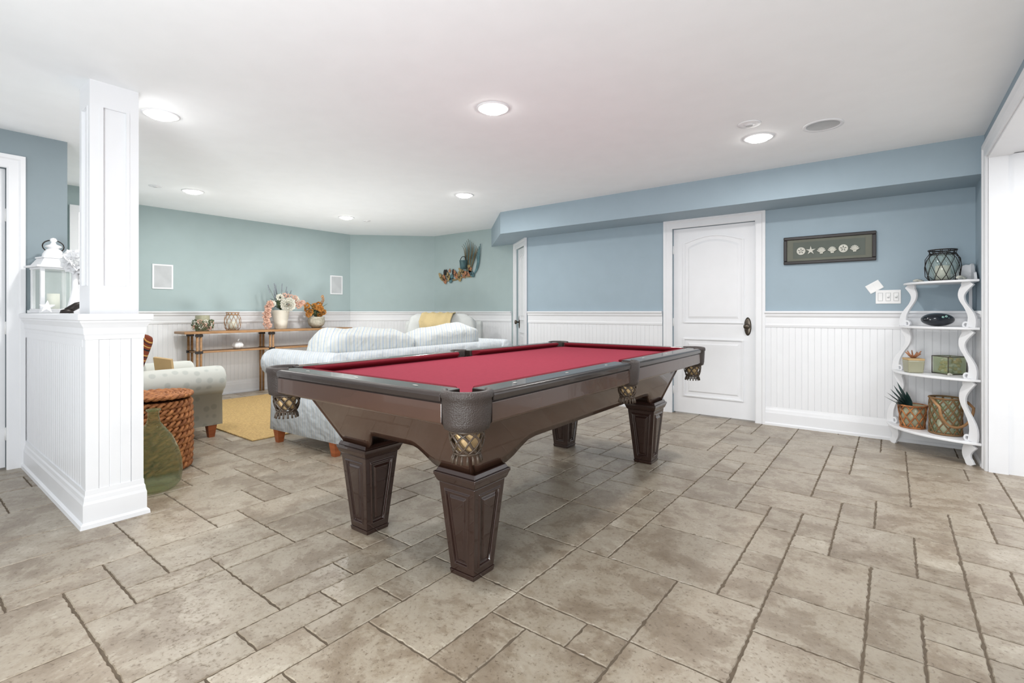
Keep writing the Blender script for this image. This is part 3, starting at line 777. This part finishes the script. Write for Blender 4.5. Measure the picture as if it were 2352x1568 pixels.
# ---------------------------------------------------------------- metal beach wall art
e=empty('wall_art',(-5.56,YG,1.6),0,'painted metal beach wall sculpture with bucket, reeds and sandals','wall art')
b=MB()
for i in range(11):
    tip=(.06+.035*i,-.03,.68-.026*abs(i-4)); 
    P=bez((.16+.008*i,-.02,.16),(.12+.02*i,-.03,.35),(.18+.03*i*.8,-.05,.5),tip,10)
    b.ribbon(P,[.004+.015*math.sin(math.pi*min(1,k/10+.1)) for k in range(11)],.003,(0,1,0),(0,0,1)[i%3])
for i in range(5):
    P=bez((.3,-.02,.1),(.38+.02*i,-.02,.2),(.42,-.03,.35),(.36+.025*i,-.03,.42+.04*i),10); b.ribbon(P,.012,.003,(0,1,0),1)
b.build('reeds',['mgreen','mteal'],e)
b=MB(); b.lathe([(0,0),(.045,.0),(.062,.13),(.066,.135)],20,(.13,-.07,.20)); b.tube([(.13+.062*math.cos(R(a)),-.07,.33+.07*math.sin(R(a))) for a in range(0,181,15)],.004,6,1); b.build('bucket',['mteal','iron'],e,solid=.003)
def sandal(b,x,z,rot,mi,s=1):
    P=[]
    for i in range(22):
        a=2*math.pi*i/22; q=.075*math.cos(a); w=(.03+.008*math.cos(a))*math.sin(a); P.append((q*s,w*s))
    mx=Matrix.Translation((x,-.02,z))@Matrix.Rotation(R(rot),4,'Y')@Matrix.Rotation(R(90),4,'X')
    b.prism(P,0,.008,mi,mx)
    b.tube([mx@Vector(p) for p in((-.01,.03*s,.008),(.02,.0,.022),(.035,0,.01))],.004,6,1); b.tube([mx@Vector(p) for p in((-.01,-.03*s,.008),(.02,.0,.022))],.004,6,1)
for k,(x,z,r,m_) in enumerate(((-.42,.10,50,2),(-.34,.06,70,0),(-.26,.11,60,2),(-.18,.07,110,3),(-.09,.13,60,0),(0,.09,80,2),(.05,.17,40,2),(.16,.13,20,0),(.26,.13,45,3),(.22,.22,70,2))):
    b=MB(); sandal(b,x,z,r,m_,1.15); b.build('sandal',['orange','iron','myel','mteal'],e)
b=MB()
b.tube([(-.42,-.012,.05),(-.3,-.012,.03),(-.1,-.012,.04),(.1,-.012,.08),(.26,-.012,.07)],[.006,.012,.014,.012,.006],8,sy=1)
for cx,cz,s in((.1,.1,.06),(.24,.2,.05),(-.22,.19,.04)):
    P=[]
    for i in range(10):
        a=R(36*i+10); q=s*(1 if i%2==0 else .4); P.append((cx+q*math.cos(a),cz+q*math.sin(a)))
    b.prism(P,.02,.03,1,Matrix.Rotation(R(90),4,'X'))
for cx in(-.34,-.30,-.14): b.super(.022,.012,.05,1,1,(cx,-.025,.17),12,8,2)
b.build('sand_base',['myel','orange','iron'],e)

# ---------------------------------------------------------------- framed shell picture
e=empty('picture_frame',(-.4725,YB,1.70),0,'dark wood frame with a row of seashells on sage mat','picture')
w,h,f=.362,.131,.030
b=MB()
for x0,x1,z0,z1 in((-w,w,h-f,h),(-w,w,-h,-h+f),(-w,-w+f,-h+f,h-f),(w-f,w,-h+f,h-f)): b.box(x0,x1,-.028,-.001,z0,z1)
b.build('frame','frame',e,bevel=.006,seg=2)
b=MB(); b.box(-w+f,w-f,-.016,-.002,-h+f,h-f,0); b.box(-w+f+.05,w-f-.05,-.018,-.0155,-h+f+.024,h-f-.024,1); b.build('matboard',['matboard','mat2'],e)
b=MB()
RX=Matrix.Translation((0,0,-.008))@Matrix.Rotation(R(90),4,'X')
for i,x in enumerate((-.215,-.135,-.05,.035,.12,.205)):
    if i in(0,4):
        b.prism([(x+.036*math.cos(R(15*k)),.036*math.sin(R(15*k))) for k in range(24)],.018,.024,0,RX)
        for k in range(5): a=R(90+72*k); b.tube([(x+.008*math.cos(a),-.025,.008*math.sin(a)-.008),(x+.024*math.cos(a),-.025,.024*math.sin(a)-.008)],.003,5,1)
    elif i==1:
        P=[(x+(.042 if k%2==0 else .014)*math.cos(R(36*k+90)),(.042 if k%2==0 else .014)*math.sin(R(36*k+90))) for k in range(10)]
        b.prism(P,.018,.026,0,RX)
    else:
        for k in range(7):
            a=R(30+20*k); b.tube([(x,-.022,-.038),(x+.038*math.cos(a),-.026,-.038+.054*math.sin(a))],[.003,.0068],6)
        b.box(x-.012,x+.012,-.026,-.018,-.043,-.034)
b.build('shell_motif',['shell','mat2'],e)

e=empty('light_switch',(-.028,YB,1.245),0,'white three-gang light switch plate','light switch')
b=MB(); b.box(-.088,.088,-.007,0,-.06,.06); b.build('plate','plate',e,bevel=.003)
for x in(-.055,0,.055):
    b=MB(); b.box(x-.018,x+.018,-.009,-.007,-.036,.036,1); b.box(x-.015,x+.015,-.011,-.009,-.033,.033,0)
    if x>-.05: b.box(x-.004,x+.004,-.022,-.011,-.004,.014,0); b.box(x-.008,x+.008,-.0115,-.011,-.012,.002,1)
    b.build('switch',['plate','switchgray'],e)
b=MB(); b.box(-.055,.055,-.006,0,-.04,.04); b.box(-.052,-.002,-.008,-.006,-.036,.036); b.box(.002,.052,-.008,-.006,-.036,.036)
b.build('wall_plate','plate',loc=(-.125,YB,1.335),rot=(0,R(-32),0),bevel=.002,label='tilted white blank plate above the switches',cat='wall plate')

# ---------------------------------------------------------------- corner shelf
cxS,cyS=.505,5.36
e=empty('corner_shelf',(cxS,cyS,0),0,'white scroll-sided corner shelf with four tiers','shelf')
TI=[(.175,.545),(.625,.51),(1.0,.46),(1.355,.43)]
for z,r in TI:
    P=[(0,0)]
    n=28
    for i in range(n+1):
        a=R(180+90*i/n); P.append((r*math.cos(a),r*math.sin(a)))
    b=MB(); b.prism(P,z-.018,z); b.build('shelf','white',e,bevel=.004,seg=2)
q2=math.sqrt(.5)
def wob(side,r,off,z):
    if side==0: return (-r+off*q2,-.012-off*q2,z)
    return (-.012-off*q2,-r+off*q2,z)
NB=(q2,q2,0)
def scroll(z0,z1,r0,r1,side):
    pts=[];ww=[];n=30
    for i in range(n+1):
        t=i/n
        off=.045+.042*math.sin(t*math.pi)-.034*math.sin(t*2*math.pi)
        pts.append(wob(side,r0+(r1-r0)*t,off,z0+(z1-z0)*t)); ww.append(.030+.034*abs(math.cos(math.pi*t))**1.5)
    b=MB(); b.ribbon(pts,ww,.018,NB)
    for t in(.05,.95):
        c=Vector(wob(side,r0+(r1-r0)*t,.045 if t<.5 else .05,z0+(z1-z0)*t)); u=Vector(wob(side,0,1,0))-Vector(wob(side,0,0,0))
        cc=c+u*.034
        rr=[cc+u*.02*math.cos(R(a))+Vector((0,0,.02*math.sin(R(a)))) for a in range(0,360,24)]
        b.ribbon(rr,.014,.018,NB,closed=True)
    b.build('scroll_bracket','white',e,bevel=.002)
for side in(0,1):
    for k in range(3): scroll(TI[k][0],TI[k+1][0]-.018,TI[k][1],TI[k+1][1],side)
    b=MB(); pts=[];ww=[]
    for i in range(13):
        t=i/12; z=.157*(1-t); off=.05+.035*math.sin(t*math.pi)-.0*t; pts.append(wob(side,.54,off,z)); ww.append(.085-.05*t+.012*(t>.8))
    b.ribbon(pts,ww,.018,NB); b.build('foot','white',e,bevel=.002)
    P=[(-.24,1.355),(0,1.355),(0,1.50)]+[(-.02-.22*t,1.49-.12*t+.016*math.sin(t*11)) for t in [i/12 for i in range(13)]]
    mx=Matrix.Rotation(R(90),4,'X') if side==0 else Matrix.Rotation(R(90),4,'Z')@Matrix.Rotation(R(90),4,'X')
    b=MB(); b.prism(P,-.008,.008,0,mx); b.build('gallery','white',e)
b=MB(); b.box(-.02,.0,-.02,.0,0,1.355); b.build('back_post','white',e,bevel=.002)

def at(dx,dy): return (cxS-dx,cyS-dy)
x,y=at(.19,.20); wire_lantern('wire_lantern',(x,y,1.356),.112,.245,'black wire and aqua glass candle lantern on top shelf','aqua')
def shell(name,loc,s,label,rz=0):
    b=MB()
    for k in range(9):
        a=R(20+17.5*k); b.tube([(0,0,.3*s*.3),(s*math.cos(a)*.6,0.02*s,s*.12+s*.35*math.sin(a)),(s*math.cos(a),.05*s,s*.1+s*.62*math.sin(a))],[.04*s,.12*s,.07*s],6)
    b.build(name,'shell',loc=loc,rot=(R(-35),0,rz),label=label,cat='seashell')
x,y=at(.33,.12); shell('seashell',(x,y,1.358),.045,'white scallop shell on top shelf',R(30))
x,y=at(.08,.34); shell('seashell',(x,y,1.358),.055,'large white shell beside the wire lantern',R(50))
b=MB(); b.super(.120,.075,.052,1,.9,(0,0,.052),32,18,0)
for k in range(5): a=R(72*k); b.super(.012,.004,.010,1,1,(-.0+.024*math.cos(a),-.068,.06+.018*math.sin(a)),10,6,1)
x,y=at(.22,.20); b.build('polished_stone',['darkstone','bluepaint'],loc=(x,y,1.001),rot=(0,0,R(40)),label='glossy dark oval stone with painted flower',cat='stone ornament')
x,y=at(.37,.23); e2=empty('candle_jar',(x,y,.626),R(20),'square pale glass candle jar with coral topper','candle jar')
b=MB(); b.taper(0,0,0,.10,.10,.115); b.build('jar','jarg',e2,bevel=.008)
b=MB(); b.box(-.055,.055,-.055,.055,.10,.115)
for k in range(9): a=R(40*k); b.tube([(0,0,.115),(.025*math.cos(a),.025*math.sin(a),.135),(.05*math.cos(a),.05*math.sin(a),.15+.012*(k%3))],[.009,.007,.004],6,1)
b.build('jar_topper',['tan','orange'],e2)
x,y=at(.15,.18); e2=empty('shell_jar',(x,y,.626),R(38),'square green glass jar filled with seashells','jar')
b=MB(); t_=.004; w=.070
for s in(1,-1):
    b.box(s*w-t_ if s>0 else -w,s*w if s>0 else -w+t_,-w,w,0.006,.14); b.box(-w+t_,w-t_,s*w-t_ if s>0 else -w,s*w if s>0 else -w+t_,0.006,.14)
b.box(-w,w,-w,w,0,.006); b.build('glass_jar','jarglass',e2)
b=MB()
for k in range(80): b.super(.020,.015,.014,1,1,(rnd.uniform(-.046,.046),rnd.uniform(-.046,.046),.02+.095*k/80),8,6,k%2,nz=.2,seed=k)
o=b.build('shells',['shell','tan'],e2); o['kind']='stuff'
b=MB(); w=.073
for z in(.004,.138): b.tube([(w,w,z),(-w,w,z),(-w,-w,z),(w,-w,z)],.003,4,closed=True)
for i in(-1,1):
    for j in(-1,1): b.tube([(i*w,j*w,0),(i*w,j*w,.138)],.003,4)
b.build('wire_frame','bronze',e2)
x,y=at(.15,.37); shell('seashell',(x,y,.628),.035,'small white shell on the third shelf',R(60))
x,y=at(.375,.20); e2=empty('rope_planter',(x,y,.176),0,'rope-netted glass pot holding teal feathers','planter')
b=MB(); b.lathe([(0,0),(.072,0),(.088,.18),(.08,.18),(.068,.01),(0,.01)],28); b.build('pot','jarg',e2)
b=MB()
for s in(1,-1):
    for i in range(9):
        b.tube([((.077+.016*t)*math.cos(2*math.pi*i/9+s*t*1.3),(.077+.016*t)*math.sin(2*math.pi*i/9+s*t*1.3),.004+.176*t) for t in [k/8 for k in range(9)]],.006,5)
for z,r in((.006,.078),(.18,.094)): b.tube(circ((0,0,z),r,24),.008,6,closed=True)
b.build('rope_net','wicker',e2)
b=MB()
for i in range(5):
    leafblade(b,(0,0,.05),(-.10-.022*i,-.06-.01*i,.37-.03*i),.055,0,.04)
    leafblade(b,(0,0,.05),(-.04-.02*i,-.08,.30-.02*i),.04,0,.04)
b.build('feather','feather',e2)
x,y=at(.18,.31); e2=empty('hurricane_lantern',(x,y,.176),R(30),'rope-wrapped glass hurricane with looped rope handle','lantern')
b=MB(); b.lathe([(0,0),(.085,0),(.095,.02),(.095,.27),(.088,.28)],30); b.build('glass','jarglass',e2)
b=MB()
for s in(1,-1):
    for i in range(11):
        b.tube([(.098*math.cos(2*math.pi*i/11+s*t*1.8),.098*math.sin(2*math.pi*i/11+s*t*1.8),.006+.27*t) for t in [k/9 for k in range(10)]],.0052,5)
for z in(.008,.275): b.tube(circ((0,0,z),.098,26),.008,6,closed=True)
b.build('rope_wrap','rope',e2)
b=MB(); b.tube([(-.10,0,.27),(-.115,-.06,.25)]+[(-.115*math.cos(R(a)),-.112,.22-.15*math.sin(R(a))) for a in range(0,181,12)]+[(.115,-.06,.25),(.10,0,.27)],.010,6); b.build('handle','bamboo',e2)
b=MB(); b.lathe([(0,.012),(.05,.012),(.05,.10),(0,.10)],20); b.build('candle','candle',e2)

# ---------------------------------------------------------------- white lantern & decor on half wall
ZC=1.105
e=empty('lantern',(-4.79,.785,ZC),R(8),'white wooden lantern with domed roof on half wall','lantern')
b=MB(); b.taper(0,0,0,.22,.02,.22); b.taper(0,0,.02,.20,.03,.2)
for i in(-1,1):
    for j in(-1,1): b.box(i*.085-.011,i*.085+.011,j*.085-.011,j*.085+.011,.03,.315)
b.box(-.1,.1,-.1,.1,.31,.322); b.taper(0,0,.322,.25,.336,.25); b.taper(0,0,.336,.20,.39,.14); b.taper(0,0,.39,.155,.40,.155)
b.build('lantern_body','ornament',e,bevel=.002)
b=MB(); b.lathe([(.062,.40),(.058,.425),(.045,.45),(.028,.465),(.045,.475),(.045,.482),(.018,.495),(.012,.51),(.022,.522),(.014,.538),(.0,.543)],20); b.build('finial','ornament',e)
b=MB(); b.tube([(0,.06*math.cos(R(a)),.48+.045*math.sin(R(a))) for a in range(0,360,20)],.004,6,closed=True); b.build('handle_ring','iron',e)
b=MB()
for s in(1,-1): b.box(s*.088-.001,s*.088+.001,-.074,.074,.03,.31); b.box(-.074,.074,s*.088-.001,s*.088+.001,.03,.31)
b.build('glass_pane','clear',e)
b=MB(); b.lathe([(0,.03),(.035,.03),(.035,.14),(0,.14)],20); b.build('candle','candle',e)
b=MB(); petal_ball(b,(0,0,.35),.075,40,0,rnd,.45); petal_ball(b,(-.02,.05,.24),.05,24,0,rnd,.45)
b.lathe([(0,0),(.035,0),(.045,.03),(.03,.10),(.015,.18),(.02,.30),(0,.30)],20); b.build('ornament','ornament',loc=(-4.39,.83,ZC),label='white sculpted coral flower ornament on half wall',cat='ornament')
b=MB()
P=[((.045 if k%2==0 else .018)*math.cos(R(36*k+90)),(.045 if k%2==0 else .018)*math.sin(R(36*k+90))) for k in range(10)]
b.prism(P,-.008,.008,0,Matrix.Translation((0,0,.042))@Matrix.Rotation(R(78),4,'X')); b.build('starfish','ornament',loc=(-4.46,.70,ZC),rot=(0,0,R(60)),bevel=.003,label='white starfish leaning beside the lantern',cat='starfish')
b=MB(); b.tube([(0,0,.014),(.0,.05,.05),(.0,.09,.075)],[.02,.022,.006],8); b.lathe([(0,0),(.035,0),(.03,.02),(0,.03)],16); b.build('figurine','iron',loc=(-4.13,.74,ZC),label='small dark figurine on half wall beside column',cat='figurine')

# ---------------------------------------------------------------- lights / world / camera
w=bpy.data.worlds.new('world'); S.world=w; w.use_nodes=True
bg=w.node_tree.nodes['Background']; bg.inputs[0].default_value=(.95,.975,1,1); bg.inputs[1].default_value=.85
def area(name,loc,rot,size,en,c=(.97,.99,1)):
    l=bpy.data.lights.new(name,'AREA'); l.size=size; l.energy=en; l.color=c
    o=bpy.data.objects.new(name,l); S.collection.objects.link(o); o.location=loc; o.rotation_euler=rot
area('passage_fill',(1.6,3.6,2.18),(0,0,0),1.2,45)  # area light added to brighten the white passage, no fixture modelled
area('ceiling_fill',(-.6,-1.1,.8),(R(180-58),0,R(20)),1.2,85,(.95,.99,1.0))  # unseen light added behind the camera to brighten the ceiling
area('hidden_ceiling_fill',(-5.5,3.2,.2),(R(180),0,0),1.0,26)  # unseen light added behind the sofa to lift the far ceiling
cam=bpy.data.cameras.new('camera'); co=bpy.data.objects.new('camera',cam); S.collection.objects.link(co)
co.location=(0,0,1.114); co.rotation_euler=(R(90),0,R(37.7)); cam.sensor_fit='HORIZONTAL'; cam.sensor_width=36; cam.lens=36*1130/2352; cam.shift_y=-(784-716)/2352; cam.clip_start=.05
S.camera=co
